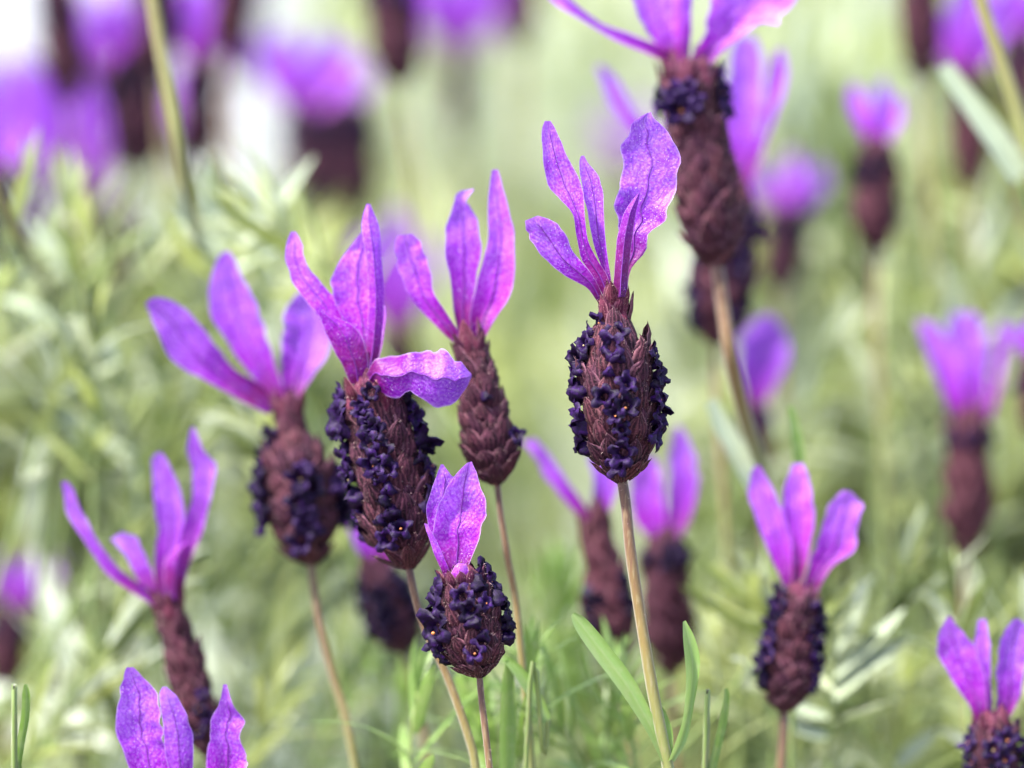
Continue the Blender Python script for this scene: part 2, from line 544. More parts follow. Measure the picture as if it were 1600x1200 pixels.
def flower(label, d, base, top, r, petals, stem, stem_r=6, prof=PROF, ranks=((0, .06, .82, 9), (90, .1, .8, 8), (-90, .1, .8, 8), (180, .1, .8, 6)),
           rings=10, per=9, lod=0, group='lavender flowers standing on their stalks', seed=1, fsize=.34, tilt=0.0, tuft=7, ground_dx=0.0, name='lavender_flower', blen=1.0, hairs=14):
    rr = np.random.default_rng(seed)
    s = d / FPX
    B, T = at(*base, d), at(*top, d) + FWD * tilt * s
    ax = nrm(T - B); L = np.linalg.norm(T - B); rad = r * s
    fr = nrm(-FWD - ax * np.dot(-FWD, ax)); sd = np.cross(ax, fr)     # towards viewer, sideways
    # stalk down to the soil
    pts = [B + ax * L * .03] + [at(p[0], p[1], d * (p[2] if len(p) > 2 else 1)) for p in stem]
    last = pts[-1]; dr = nrm(pts[-1] - pts[-2]) if len(pts) > 1 else -ax
    pts = to_ground(pts)
    org = np.array((pts[-1][0], pts[-1][1], 0.0))
    root = empty(name, org)
    tag(root, label, 'flower', group)
    path = crom(pts, 90 if lod == 0 else 40) - org
    k = np.linspace(0, 1, len(path))
    tv, tf, tu = tube(path, stem_r * s * (1 + .5 * k) * (1 + .02 * np.sin(k * 50)), 10 if lod == 0 else 6, .07)
    obj('stem', make_mesh('stem', tv, tf, tu, STEM), root)
    pt = np.array([p[0] for p in prof]); pr = np.array([p[1] for p in prof])

    def R_(t): return float(np.interp(t, pt, pr)) * rad

    # spike core
    nv, ns = 22, 20
    V, UV = [], []
    for a in range(nv):
        t = a / (nv - 1)
        for b in range(ns):
            th = 2 * math.pi * b / ns
            q = R_(t) * (.62 + .05 * rr.normal() * (lod == 0))
            V.append(B + ax * L * t + q * (math.cos(th) * fr + math.sin(th) * sd) - org); UV.append((b / ns * 3, t * 3))
    V.append(B - org); UV.append((0, 0)); V.append(T - org); UV.append((0, 1))
    core_V, core_F, core_U = np.array(V), gridfaces(nv, ns, True), np.array(UV)
    # bract places
    BM = []
    for i in range(rings):
        t = .015 + .86 * (i / (rings - 1)) ** .95
        n = max(5, int(round(per * (.55 + .45 * R_(t + .05) / rad))))
        for j in range(n):
            th = 2 * math.pi * (j + .5 * (i % 2)) / n + rr.normal() * .10
            t2 = min(.93, max(0, t + rr.normal() * .012))
            out = math.cos(th) * fr + math.sin(th) * sd
            slope = (R_(min(1, t2 + .10)) - R_(max(0, t2 - .02))) / (.12 * L)
            lean = .17 + rr.normal() * .11
            zd = nrm(ax + out * (slope * .9 + lean)); xd = nrm(np.cross(out, zd)) ; yd = np.cross(zd, xd)
            loc = B + ax * L * t2 + out * R_(t2) * .74 - org
            bl = L / rings * 1.95 * (1 + .15 * rr.normal()) * blen
            bw = max(2 * math.pi * R_(t2 + .04) / n * 1.15, rad * .17)
            BM.append((frame(xd, yd, zd, bw, bw * .8, bl, loc), int(rr.integers(0, 7)), t2 > .80))
    # pointed bracts standing at the neck
    for j in range(tuft):
        th = 2 * math.pi * (j + rr.uniform(-.3, .3)) / tuft
        out = math.cos(th) * fr + math.sin(th) * sd
        zd = nrm(ax + out * rr.uniform(.05, .35)); xd = nrm(np.cross(out, zd)); yd = np.cross(zd, xd)
        t2 = rr.uniform(.84, .93)
        BM.append((frame(xd, yd, zd, rad * .38, rad * .3, L * .14 * rr.uniform(.75, 1.35), B + ax * L * t2 + out * R_(t2) * .8 - org), int(rr.integers(0, 7)), True))
    # floret places
    FM = []
    for (az, t0, t1, n) in ranks:
        n = int(round(n * 1.35)) if n > 2 else n
        for i in range(n):
            t = t0 + (t1 - t0) * (i + .5) / n + rr.normal() * .008
            th = math.radians(az) + rr.normal() * .11 + (.12 if i % 2 else -.12)
            out = math.cos(th) * fr + math.sin(th) * sd
            zd = nrm(out + ax * (.18 + rr.normal() * .22) + np.cross(ax, out) * rr.normal() * .25)
            xd = nrm(np.cross(ax, zd)); yd = np.cross(zd, xd)
            fs = rad * fsize * 1.12 * (1 + .18 * rr.normal())
            loc = B + ax * L * t + out * (R_(t) * .97 + fs * .16) - org
            bud = rr.random() < (.18 if lod == 0 else .4)
            FM.append((frame(xd, yd, zd, fs, fs, fs, loc), bud, int(rr.integers(0, 4 if bud else 5))))
    if lod == 0:
        F = core_F.tolist()
        for b in range(ns):
            F.append([nv * ns, (b + 1) % ns, b]); F.append([nv * ns + 1, (nv - 1) * ns + b, (nv - 1) * ns + (b + 1) % ns])
        spike = obj('spike', make_mesh('spike', core_V, F, core_U, BRACT), root)
        for M, i, nk in BM: obj('bract', NECKS[i] if nk else BRACTS[i], spike, M)
        if hairs:
            Pp, Dd = [], []
            for M, i, nk in BM:
                A = BR_A[i][0]; q = A[rr.integers(0, len(A), hairs)]
                Pp.append(q @ M[:3, :3].T + M[:3, 3]); Dd.append(np.tile(nrm(M[:3, 1]) * .8 + nrm(M[:3, 2]) * .6, (hairs, 1)) + np.sign(q[:, :1]) * nrm(M[:3, 0]) * .4)
            tag(obj('fuzz', fuzz(np.vstack(Pp), np.vstack(Dd), 5.5 * s, .30 * s, rr), spike), kind='stuff')
            q = path[rr.integers(0, int(len(path) * .6), 700)] + rr.normal(size=(700, 3)) * .3 * s
            dv = rr.normal(size=(700, 3)); dv /= np.linalg.norm(dv, axis=1)[:, None]
            tag(obj('fuzz', fuzz(q + dv * stem_r * s * .95, dv, 4 * s, .3 * s, rr), root), kind='stuff')
        for M, bud, i in FM:
            f = obj('floret', BUDS[i] if bud else FLORETS[i], root, M)
            if not bud and rr.random() < .5:
                obj('anther', ANTH if rr.random() < .6 else ANTHC, f, frame((1, 0, 0), (0, 1, 0), (0, 0, 1), 1, 1, 1, (rr.normal() * .06, -.14, .03)))
    else:
        J = Join(); J.add(core_V[:-2], core_F, core_U[:-2])
        for M, i, nk in BM: J.add(*BR_A[i], M)
        obj('spike', J.mesh('spike', BRACT), root)
        if FM:
            J = Join()
            for M, bud, i in FM: J.add(*(BU_A[i] if bud else FL_A[i]), M)
            tag(obj('floret_ring', J.mesh('floret_ring', FLORET), root), kind='stuff')
    for i, p in enumerate(petals):
        p = dict(p); rows = p.pop('rows')
        petal(root, org, rows, d, s, rib=(lod == 0) and p.pop('rib', True), fine=lod == 0, seed=seed * 31 + i, **p)
    return root, org


def P(rows, **k): return dict(rows=rows, **k)


# --- the sharp flower
main, main_org = flower('sharp tall lavender flower with four upright violet petals on an olive stalk', .50, (972, 757), (958, 462), 66, [
    P([(932, 470, 942, 464), (916, 450, 928, 434), (888, 434, 907, 408), (859, 413, 893, 390), (837, 387, 879, 364), (824, 366, 862, 346), (820, 347, 840, 339)], z0=-10, z1=-45, cup=-.12, ruffle=.8),
    P([(945, 468, 957, 464), (927, 433, 949, 432), (907, 402, 933, 405), (900, 364, 919, 377), (894, 334, 914, 345), (874, 311, 912, 314), (857, 290, 907, 286), (850, 256, 893, 256), (848, 226, 880, 230), (847, 202, 869, 204), (851, 190, 860, 190)], z0=-6, z1=-15, cup=.28, fold=-.12),
    P([(949, 462, 958, 460), (946, 434, 954, 428), (936, 406, 951, 410), (927, 378, 947, 377), (919, 336, 944, 331), (912, 297, 941, 290), (908, 271, 932, 268), (906, 251, 920, 254), (908, 242, 913, 241)], z0=6, z1=30, cup=.2),
    P([(965, 462, 980, 458), (968, 430, 986, 421), (969, 398, 1008, 393), (968, 366, 1014, 364), (966, 346, 1038, 345), (961, 322, 1044, 325), (963, 303, 1056, 292), (975, 282, 1061, 268), (975, 249, 1063, 246), (970, 227, 1057, 222), (983, 208, 1042, 202), (988, 191, 1023, 184), (1009, 176, 1018, 173)], z0=2, z1=22, cup=.18, ruffle=1.1, curl=-.1),
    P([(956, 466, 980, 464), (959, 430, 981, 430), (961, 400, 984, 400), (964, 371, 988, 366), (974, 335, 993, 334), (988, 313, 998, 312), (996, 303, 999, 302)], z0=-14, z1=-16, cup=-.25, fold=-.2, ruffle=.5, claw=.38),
], [(978, 790), (985, 860), (1000, 960), (1020, 1080), (1042, 1190)], 7.5, seed=11, ranks=((-4, .07, .83, 9), (82, .2, .72, 7), (-84, .16, .90, 9), (178, .1, .8, 6)), rings=12, per=10, fsize=.33, tuft=12, blen=1.05)

# --- the small one beside it
flower('small squat lavender flower with two short petals on a thin brown stalk', .499, (750, 1059), (722, 893), 58, [
    P([(702, 900, 716, 898), (688, 872, 716, 872), (672, 832, 714, 830), (666, 802, 714, 800), (669, 781, 716, 775), (677, 757, 713, 752), (683, 739, 703, 741), (688, 726, 692, 726)], z0=8, z1=22, cup=.16),
    P([(701, 905, 726, 898), (690, 880, 737, 873), (681, 855, 749, 842), (678, 830, 756, 815), (681, 803, 759, 793), (690, 778, 756, 773), (702, 755, 749, 756), (716, 737, 744, 738), (730, 723, 737, 721)], z0=-6, z1=-4, cup=.2, ruffle=.7),
    P([(695, 902, 706, 902), (680, 868, 698, 880), (669, 836, 685, 850), (663, 817, 668, 818)], z0=-12, z1=-16, cup=-.15, ruffle=.5, rib=False),
    P([(706, 908, 734, 906), (706, 895, 733, 894), (711, 884, 729, 883), (716, 879, 724, 879)], z0=-20, z1=-22, cup=-.3, ruffle=.4, rib=False),
], [(752, 1090), (757, 1130), (765, 1200), (772, 1260)], 4.6, prof=[(0, .14), (.06, .5), (.15, .8), (.3, .98), (.5, 1.0), (.7, .94), (.85, .74), (.95, .5), (1, .3)],
    ranks=((8, .2, .84, 4), (85, .28, 1.0, 6), (-82, .2, .92, 6), (180, .2, .8, 4), (40, .6, .95, 2)), rings=9, per=11, fsize=.36, seed=12, tuft=12, blen=1.1)

# --- the big one with a drooping petal
flower('thick lavender flower with one crinkled petal drooping over its dark spike', .512, (640, 890), (577, 592), 64, [
    P([(555, 597, 567, 595), (525, 547, 547, 530), (502, 503, 527, 480), (479, 472, 508, 450), (457, 441, 488, 425), (446, 406, 474, 400), (446, 381, 471, 378), (453, 361, 461, 361)], z0=6, z1=20, cup=.2),
    P([(562, 598, 582, 592), (548, 556, 594, 552), (530, 511, 600, 506), (518, 466, 600, 461), (519, 429, 596, 426), (534, 398, 588, 396), (554, 373, 580, 372), (566, 358, 574, 358)], z0=10, z1=30, cup=.18),
    P([(568, 594, 584, 588), (572, 546, 594, 546), (575, 500, 599, 500), (576, 450, 600, 450), (572, 400, 597, 400), (566, 361, 593, 357), (568, 336, 585, 334), (573, 319, 579, 319)], z0=-6, z1=-4, cup=-.25, fold=-.15, ruffle=.6, claw=.85),
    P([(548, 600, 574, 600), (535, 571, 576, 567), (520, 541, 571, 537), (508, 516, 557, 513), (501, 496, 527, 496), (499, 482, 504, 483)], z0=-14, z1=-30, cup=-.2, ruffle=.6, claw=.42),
    P([(571, 590, 582, 603), (588, 562, 590, 604), (612, 558, 602, 622), (640, 554, 630, 621), (665, 549, 660, 622), (688, 547, 690, 632), (710, 560, 712, 627), (729, 576, 729, 606), (737, 584, 738, 588)], z0=-25, z1=-60, zc=-25, cup=-.10, fold=-.12, ruffle=2.2, claw=.8),
], [(648, 930), (665, 985), (700, 1060), (735, 1160), (745, 1210)], 5.5, prof=PROF_CYL, ranks=((-12, .16, .95, 12), (76, .3, .95, 9), (-88, .22, .97, 10), (170, .1, .8, 6)), rings=13, per=10, fsize=.31, seed=13, blen=1.1)

# --- the slender leaning one
flower('slender leaning lavender flower with a single open floret on its bare spike', .518, (778, 760), (733, 528), 46, [
    P([(708, 535, 724, 528), (682, 511, 703, 497), (652, 477, 678, 458), (632, 446, 673, 428), (622, 421, 665, 400), (616, 391, 655, 378), (622, 369, 646, 366)], z0=-8, z1=-30, cup=.15),
    P([(718, 532, 734, 530), (708, 481, 737, 481), (703, 431, 746, 431), (697, 381, 751, 381), (698, 346, 746, 346), (709, 319, 735, 323), (711, 305, 728, 312), (720, 297, 741, 294)], z0=8, z1=20, cup=.2),
    P([(736, 535, 756, 532), (735, 506, 773, 499), (735, 481, 791, 471), (745, 446, 803, 441), (755, 406, 805, 406), (762, 371, 803, 366), (763, 331, 794, 326), (764, 291, 786, 291), (769, 265, 778, 265)], z0=-4, z1=-5, cup=.18, fold=.05),
], [(782, 800), (793, 870), (805, 935), (812, 1000), (822, 1100)], 4.6, prof=PROF_CONE, ranks=((20, .55, .66, 1), (80, .25, .4, 1)), rings=10, per=8, fsize=.34, seed=14)

# --- left, soft
flower('egg-shaped lavender flower with three wide petals, one stretched level, on reddish stalk', .54, (487, 884), (448, 628), 64, [
    P([(420, 648, 434, 634), (385, 630, 413, 604), (352, 612, 378, 583), (321, 593, 355, 563), (290, 576, 344, 543), (267, 557, 316, 509), (251, 521, 287, 479), (236, 489, 255, 466), (232, 474, 240, 468)], z0=-10, z1=-40, cup=.12, claw=.8),
    P([(430, 642, 445, 637), (410, 611, 441, 606), (380, 571, 431, 571), (355, 536, 419, 536), (334, 501, 409, 501), (327, 461, 398, 466), (328, 431, 379, 436), (338, 403, 366, 405), (349, 392, 357, 392)], z0=4, z1=20, cup=.18),
    P([(440, 642, 460, 639), (440, 601, 476, 606), (438, 566, 496, 576), (440, 531, 513, 546), (442, 501, 516, 511), (448, 474, 513, 480), (466, 455, 505, 460)], z0=6, z1=26, cup=.2),
], [(492, 930), (502, 985), (520, 1055), (540, 1120), (560, 1230)], 5, prof=[(0, .12), (.05, .45), (.12, .75), (.25, .97), (.4, 1.0), (.55, .95), (.68, .78), (.78, .52), (.86, .40), (1, .34)],
    ranks=((8, .12, .62, 6), (88, .2, .6, 6), (-80, .3, .84, 9), (180, .1, .7, 5)), rings=10, per=9, seed=15)

flower('thin curved lavender flower with long narrow wing petals like a forked twig', .538, (326, 1182), (262, 932), 37, [
    P([(242, 947, 263, 932), (205, 924, 224, 914), (178, 905, 196, 895), (159, 885, 179, 879), (139, 853, 153, 843), (118, 823, 137, 812), (106, 801, 127, 793), (101, 771, 117, 765), (99, 752, 107, 751)], z0=-6, z1=-20, cup=.2, ruffle=.8),
    P([(228, 934, 246, 927), (214, 906, 239, 900), (204, 886, 231, 880), (195, 869, 223, 862), (182, 854, 209, 839), (171, 844, 188, 831)], z0=4, z1=20, cup=.2),
    P([(246, 938, 264, 938), (241, 901, 269, 896), (242, 861, 281, 861), (244, 821, 286, 821), (239, 781, 283, 776), (235, 741, 269, 739), (237, 716, 259, 718), (244, 707, 250, 707)], z0=6, z1=20, cup=.18),
    P([(262, 934, 281, 928), (272, 881, 299, 871), (282, 841, 313, 837), (288, 811, 323, 801), (300, 776, 331, 771), (297, 736, 337, 729), (292, 701, 319, 703), (296, 675, 306, 675), (299, 667, 303, 667)], z0=2, z1=8, cup=.18),
    P([(263, 940, 285, 936), (258, 906, 293, 896), (258, 881, 299, 871), (270, 860, 301, 850), (290, 847, 298, 845)], z0=-14, z1=-18, cup=-.3, ruffle=.5, claw=.3),
], [(333, 1230), (340, 1290)], 5, prof=PROF_CONE, ranks=((15, .15, .40, 3), (-75, .1, .2, 1)), rings=12, per=8, seed=16, fsize=.36)

flower('lavender flower cut by the frame, only its ragged violet petals rising', .492, (292, 1530), (282, 1296), 55, [
    P([(256, 1302, 286, 1300), (226, 1251, 276, 1251), (205, 1206, 263, 1206), (194, 1166, 259, 1166), (178, 1134, 256, 1131), (183, 1100, 251, 1096), (188, 1066, 226, 1061), (197, 1043, 208, 1043)], z0=0, z1=6, cup=.14, ruffle=1.6),
    P([(266, 1302, 292, 1302), (262, 1251, 302, 1251), (262, 1201, 304, 1201), (258, 1156, 301, 1151), (254, 1116, 291, 1111), (250, 1086, 276, 1086), (255, 1072, 262, 1072)], z0=-8, z1=-14, cup=-.2, ruffle=1.2),
    P([(290, 1302, 312, 1300), (305, 1251, 351, 1246), (322, 1206, 385, 1201), (326, 1161, 385, 1186), (328, 1141, 374, 1146), (338, 1111, 383, 1125), (345, 1091, 365, 1102), (349, 1069, 355, 1069)], z0=-2, z1=-6, cup=.2, ruffle=1.7),
], [(296, 1570)], 6, seed=17, rings=8)

flower('tall bulky lavender flower towering above, florets only at its crown', .541, (1122, 422), (1072, 96), 57, [
    P([(1038, 98, 1058, 84), (1013, 86, 1030, 73), (958, 62, 984, 54), (911, 34, 938, 37), (865, 6, 900, 8), (832, -32, 860, -28)], z0=-8, z1=-20, cup=.2),
    P([(1045, 98, 1066, 98), (1025, 69, 1059, 66), (1005, 41, 1060, 36), (990, 0, 1058, 0), (990, -50, 1055, -50), (1008, -90, 1042, -90)], z0=8, z1=20, cup=.15),
    P([(1055, 102, 1077, 102), (1052, 61, 1079, 61), (1050, 11, 1081, 11), (1045, -50, 1085, -50), (1055, -80, 1075, -80)], z0=-6, z1=-10, cup=-.2),
    P([(1073, 104, 1100, 112), (1085, 81, 1126, 86), (1102, 53, 1151, 61), (1106, 21, 1186, 39), (1112, -15, 1214, 37), (1132, -50, 1240, 0), (1172, -72, 1236, -40)], z0=-4, z1=-25, cup=.14, ruffle=1.3),
], [(1130, 480), (1142, 560), (1163, 650, 1.015), (1188, 725, 1.04), (1215, 830, 1.08)], 10, prof=PROF_CYL, ranks=((-15, .74, .9, 3), (75, .72, .92, 4), (-100, .78, .9, 2)), rings=14, per=10, fsize=.36, seed=18)

flower('plump lavender flower with three fanned petals and two dark floret columns', .537, (1224, 1114), (1248, 926), 47, [
    P([(1228, 926, 1240, 920), (1216, 896, 1238, 891), (1200, 861, 1237, 851), (1184, 821, 1229, 816), (1171, 776, 1216, 781), (1171, 746, 1201, 751), (1180, 728, 1188, 728)], z0=2, z1=8, cup=.16),
    P([(1238, 920, 1252, 918), (1232, 871, 1266, 866), (1222, 821, 1274, 816), (1223, 781, 1271, 781), (1233, 746, 1265, 746), (1240, 725, 1257, 725)], z0=10, z1=26, cup=.16),
    P([(1248, 930, 1273, 930), (1258, 901, 1299, 885), (1270, 861, 1335, 859), (1280, 831, 1335, 833), (1290, 801, 1345, 801), (1300, 779, 1345, 786), (1316, 765, 1328, 767)], z0=-8, z1=-18, cup=.15, ruffle=1.2),
], [(1224, 1150), (1220, 1200), (1218, 1260)], 5.5, prof=PROF_CYL, ranks=((62, .2, .98, 8), (-62, .2, 1.0, 8), (150, .2, .9, 5), (-150, .2, .9, 5)), rings=9, per=8, fsize=.33, seed=19)

flower('lavender flower at the frame edge with a thin petal between two broad ones', .527, (1562, 1345), (1552, 1128), 46, [
    P([(1528, 1134, 1543, 1130), (1513, 1101, 1541, 1096), (1489, 1066, 1536, 1061), (1467, 1021, 1527, 1021), (1465, 996, 1509, 993), (1473, 976, 1493, 975), (1480, 962, 1484, 962)], z0=0, z1=-10, cup=.15),
    P([(1540, 1134, 1553, 1134), (1533, 1091, 1551, 1091), (1527, 1041, 1549, 1041), (1526, 1001, 1548, 1001), (1531, 969, 1544, 969)], z0=8, z1=20, cup=.18),
    P([(1550, 1134, 1570, 1134), (1557, 1096, 1592, 1091), (1556, 1056, 1600, 1051), (1558, 1016, 1607, 1021), (1569, 986, 1607, 986), (1583, 966, 1592, 966)], z0=-4, z1=-8, cup=.18),
], [(1565, 1400)], 6, prof=PROF_CYL, seed=20, rings=9, ranks=((10, .5, 1.0, 5), (80, .2, .98, 8), (-80, .2, .98, 8)))

# ------------------------------------------------------------------ softer flowers behind (spike as one piece)
def far(label, d, base, top, r, petals, stem=None, ranks=((0, .7, .98, 4), (70, .7, .98, 4), (-70, .7, .98, 4)), seed=40, group='soft lavender flowers behind the sharp ones', **k):
    st = stem or [(base[0] + (base[0] - top[0]) * .4, base[1] + 90), (base[0] + (base[0] - top[0]) * .6 + 8, base[1] + 200)]
    return flower(label, d, base, top, r, petals, st, k.pop('stem_r', 5), prof=k.pop('prof', PROF_CYL), ranks=ranks, rings=8, per=8, lod=1, seed=seed, group=group, **k)


far('lavender flower with cupped petals above a smooth brown cylinder spike', .605, (1509, 876), (1514, 655), 37, [
    P([(1490, 668, 1512, 668), (1477, 631, 1511, 631), (1459, 581, 1501, 581), (1444, 541, 1486, 536), (1429, 500, 1458, 503)], z0=0, z1=-10),
    P([(1495, 668, 1532, 668), (1480, 621, 1541, 621), (1474, 571, 1546, 566), (1480, 521, 1541, 516), (1490, 488, 1526, 488)], z0=8, z1=20, cup=.15),
    P([(1528, 664, 1546, 660), (1543, 621, 1561, 611), (1552, 571, 1571, 561), (1555, 531, 1573, 521), (1560, 503, 1566, 501)], z0=-4, z1=-10)], seed=41, ranks=((0, .82, .98, 3), (60, .82, .98, 3), (-60, .82, .98, 3)))
far('smooth brown lavender spike with bright petals behind the olive stalk', .575, (1050, 1058), (1040, 848), 40, [
    P([(1022, 852, 1046, 852), (994, 816, 1041, 816), (983, 771, 1036, 771), (988, 736, 1031, 731), (1005, 713, 1020, 711)], z1=-8),
    P([(1035, 852, 1058, 850), (1040, 816, 1080, 806), (1045, 771, 1089, 761), (1045, 721, 1087, 716), (1050, 686, 1073, 681), (1057, 666, 1064, 666)], z1=10)], seed=42, ranks=((0, .84, .98, 3), (60, .84, .98, 3), (-60, .84, .98, 3)))
far('lavender flower with one long ribbon petal arching sideways behind the olive stalk', .56, (967, 1032), (930, 813), 43, [
    P([(912, 816, 928, 808), (895, 797, 909, 782), (869, 767, 889, 755), (847, 737, 867, 722), (834, 712, 852, 702), (816, 690, 836, 684)], z0=-4, z1=-20),
    P([(920, 818, 946, 818), (924, 791, 957, 786), (927, 751, 969, 751), (919, 716, 971, 716), (925, 688, 965, 688)], z0=4, z1=14)], seed=43, prof=PROF_CONE, ranks=((-45, .25, .55, 4), (50, .3, .6, 4)))
far('half hidden lavender flower tucked below the thick dark spike', .565, (634, 1020), (583, 882), 44, [
    P([(578, 893, 597, 888), (559, 861, 586, 855), (544, 826, 571, 820), (540, 793, 561, 789)], z1=-8),
    P([(590, 888, 612, 888), (585, 850, 618, 850), (590, 810, 620, 810), (600, 790, 612, 790)], z1=12)], seed=44, prof=PROF_CONE, ranks=((-10, .2, .8, 6), (-80, .3, .95, 7), (70, .3, .9, 6)))
far('lavender flower with a tall pale petal directly behind the towering one', .59, (1116, 542), (1142, 305), 50, [
    P([(1130, 314, 1152, 314), (1127, 261, 1172, 261), (1124, 201, 1187, 201), (1133, 141, 1192, 131), (1140, 91, 1192, 86), (1150, 54, 1180, 54)], z0=6, z1=16),
    P([(1145, 314, 1163, 308), (1160, 261, 1187, 251), (1185, 211, 1207, 191), (1195, 151, 1224, 141), (1200, 111, 1228, 111), (1212, 79, 1222, 77)], z0=-4, z1=-14),
    P([(1108, 314, 1128, 302), (1040, 257, 1052, 235), (985, 197, 998, 180), (955, 161, 979, 150), (937, 121, 961, 118), (931, 103, 940, 101)], z0=4, z1=10)], seed=45, ranks=((40, .05, .9, 8), (-60, .1, .9, 8)), stem=[(1120, 640), (1130, 760)])


def crown(cx, by, h, w, lean=0, n=3, seed=0):
    """a fan of n petals rising h from (cx, by), w across"""
    r = np.random.default_rng(seed); out = []
    for i in range(n):
        f = (i / (n - 1) - .5) if n > 1 else 0
        f += r.normal() * .06
        hh = h * r.uniform(.8, 1.05) * (1 - .25 * abs(f)); pw = w * (.5 if n < 3 else .42) * r.uniform(.85, 1.15)
        tx = cx + f * w * .95 + lean * h; rows = []
        for t, q in ((0, .22), (.2, .5), (.45, .9), (.7, 1.0), (.88, .68), (1, .18)):
            x = cx + f * w * .12 + (tx - cx) * t ** .8; y = by - hh * t
            rows.append((x - pw * q / 2, y + f * pw * q * .3, x + pw * q / 2, y - f * pw * q * .3 * -1))
        out.append(P(rows, z0=0, z1=r.normal() * h * .15, cup=.2))
    return out


FARS = [  # label, depth, base, top, r, crown (height, width, lean, n)
    ('small upright lavender flower with a rounded petal crown, alone among green foliage', .63, (1368, 394), (1370, 230), 36, (120, 72, 0, 3)),
    ('very soft lavender flower beside the towering one, petals pale at the edge', .72, (1220, 462), (1228, 335), 34, (105, 100, .05, 3)),
    ('soft lavender flower with one leaf-shaped petal beside the olive stalk of the towering one', .62, (1192, 730), (1178, 640), 24, (175, 140, .10, 1)),
    ('dark leaning lavender spike hanging at the top edge over green foliage', .70, (628, 138), (598, -60), 42, (120, 120, 0, 3)),
    ('short dark lavender spike at the top edge above bright foliage', .85, (812, 75), (815, -70), 31, (120, 130, 0, 3)),
    ('brown lavender spike at the top edge beside a wide purple petal', .66, (1442, 128), (1434, -70), 31, (120, 90, 0, 3)),
    ('lavender flower whose wide purple petals hang near the olive stalk tip', .68, (1515, 300), (1508, 120), 30, (170, 110, -.05, 3)),
    ('lavender flower with purple crown beyond the olive stalk tip', .72, (1600, 210), (1590, 60), 32, (140, 110, 0, 3)),
    ('blurred round lavender flower peeping between the upright petals', .74, (640, 700), (618, 520), 30, (225, 110, -.02, 3)),
    ('dark blurred lavender spike standing in shade behind the petals', .86, (548, 345), (528, 165), 60, (90, 120, -.3, 3)),
    ('faint purple lavender flower low among the grey green leaves', .66, (5, 1080), (18, 955), 32, (125, 90, .25, 3)),
    ('bright pink purple lavender flower over the dark shaded spike', .80, (480, 320), (475, 178), 34, (160, 130, 0, 4)),
    ('wide lilac lavender flower dominating the top edge', 1.0, (715, 220), (712, 75), 26, (150, 170, 0, 4)),
    ('large leaning lavender flower with its petals spilling down the dark stalks', .80, (215, 470), (160, 330), 36, (270, 150, -.40, 5)),
    ('dark slim lavender spike in the crowded dark cluster', .70, (108, 165), (88, -30), 30, (120, 100, 0, 3)),
    ('brown lavender spike under a pale lilac petal in the crowded cluster', .71, (212, 270), (222, 90), 42, (110, 120, .1, 3)),
    ('near black lavender spike by the olive stalk in the crowded cluster', .70, (250, 120), (238, -60), 34, (110, 100, 0, 3)),
    ('lavender flower with pale lilac petals lit through in the crowded cluster', .72, (318, 260), (312, 100), 28, (170, 100, 0, 4)),
    ('lavender flower with a deep violet crown in the crowded cluster', .90, (20, 420), (12, 260), 40, (200, 110, -.05, 4)),
    ('brown lavender spike leaning to the pale path in the crowded cluster', .92, (370, 130), (385, -30), 30, (110, 100, .1, 3)),
    ('plum lavender flower squeezed between dark spikes in the crowded cluster', .88, (160, 300), (150, 110), 34, (150, 110, .1, 3)),
    ('dusky lavender flower with hanging mauve petals in the crowded cluster', .93, (262, 330), (255, 200), 36, (150, 110, .05, 3)),
    ('dark bare lavender spike leaning beneath the shaded one by the upright petals', .90, (505, 420), (530, 300), 42, (60, 60, 0, 2)),
    ('dusky lavender spike low at the frame edge under the crowded cluster', .70, (8, 420), (-6, 270), 34, (110, 90, -.1, 3)),
    ('blackish lavender spike touching the pale path in the crowded cluster', .69, (352, 90), (360, -60), 22, (100, 90, 0, 3)),
    ('thin purple lavender flower bent under the large leaning one', .78, (100, 520), (62, 400), 26, (110, 90, -.1, 3)),
    ('violet lavender flower high in the crowded cluster', .95, (165, 210), (160, 70), 30, (120, 100, 0, 3)),
    ('tiny purple lavender tip at the frame edge over foliage', .60, (1625, 690), (1618, 570), 32, (90, 60, -.05, 3)),
    ('mauve lavender flower dissolved in soft blur among pale foliage', 1.25, (1445, 640), (1442, 560), 20, (90, 70, 0, 3)),
    ('pale lavender flower dissolved in blur beneath the leaning spike', 1.1, (980, 340), (985, 250), 24, (100, 90, 0, 3)),
    ('pale lilac lavender flower dissolved in blur beside the dark round one', 1.2, (1300, 420), (1300, 330), 22, (95, 80, 0, 3)),
]
for i, (lab, d, b, t, r_, (h, w_, ln, n)) in enumerate(FARS):
    far(lab, d, b, t, r_, crown(t[0], t[1] + 8, h, w_, ln, n, 500 + i), seed=60 + i)

# ------------------------------------------------------------------ leaves drawn one by one on the sharp stalk and near it
def blade(parent, org, rows, d, z0=0, z1=0, cup=.2, seed=0, bow=0, roll=.45, mat=None):
    s = d / FPX; nv, nu = 22, 7
    A = crom(rows, nv); V, UV = [], []
    for a in range(nv):
        t = a / (nv - 1)
        Lp, Rp = A[a, :2], A[a, 2:]; wd = np.linalg.norm(Rp - Lp)
        for b in range(nu):
            u = b / (nu - 1) * 2 - 1
            p = (Lp + Rp) / 2 + (Rp - Lp) / 2 * u
            z = z0 + (z1 - z0) * t + bow * math.sin(math.pi * t) + wd * (cup * abs(u) + .25 * abs(u) ** 3) * -1 + roll * u * wd
            V.append(at(p[0], p[1], d) + FWD * z * s - org); UV.append((b / (nu - 1), t))
    return obj('leaf', make_mesh('leaf', V, gridfaces(nv, nu), UV, mat or LEAFN), parent)


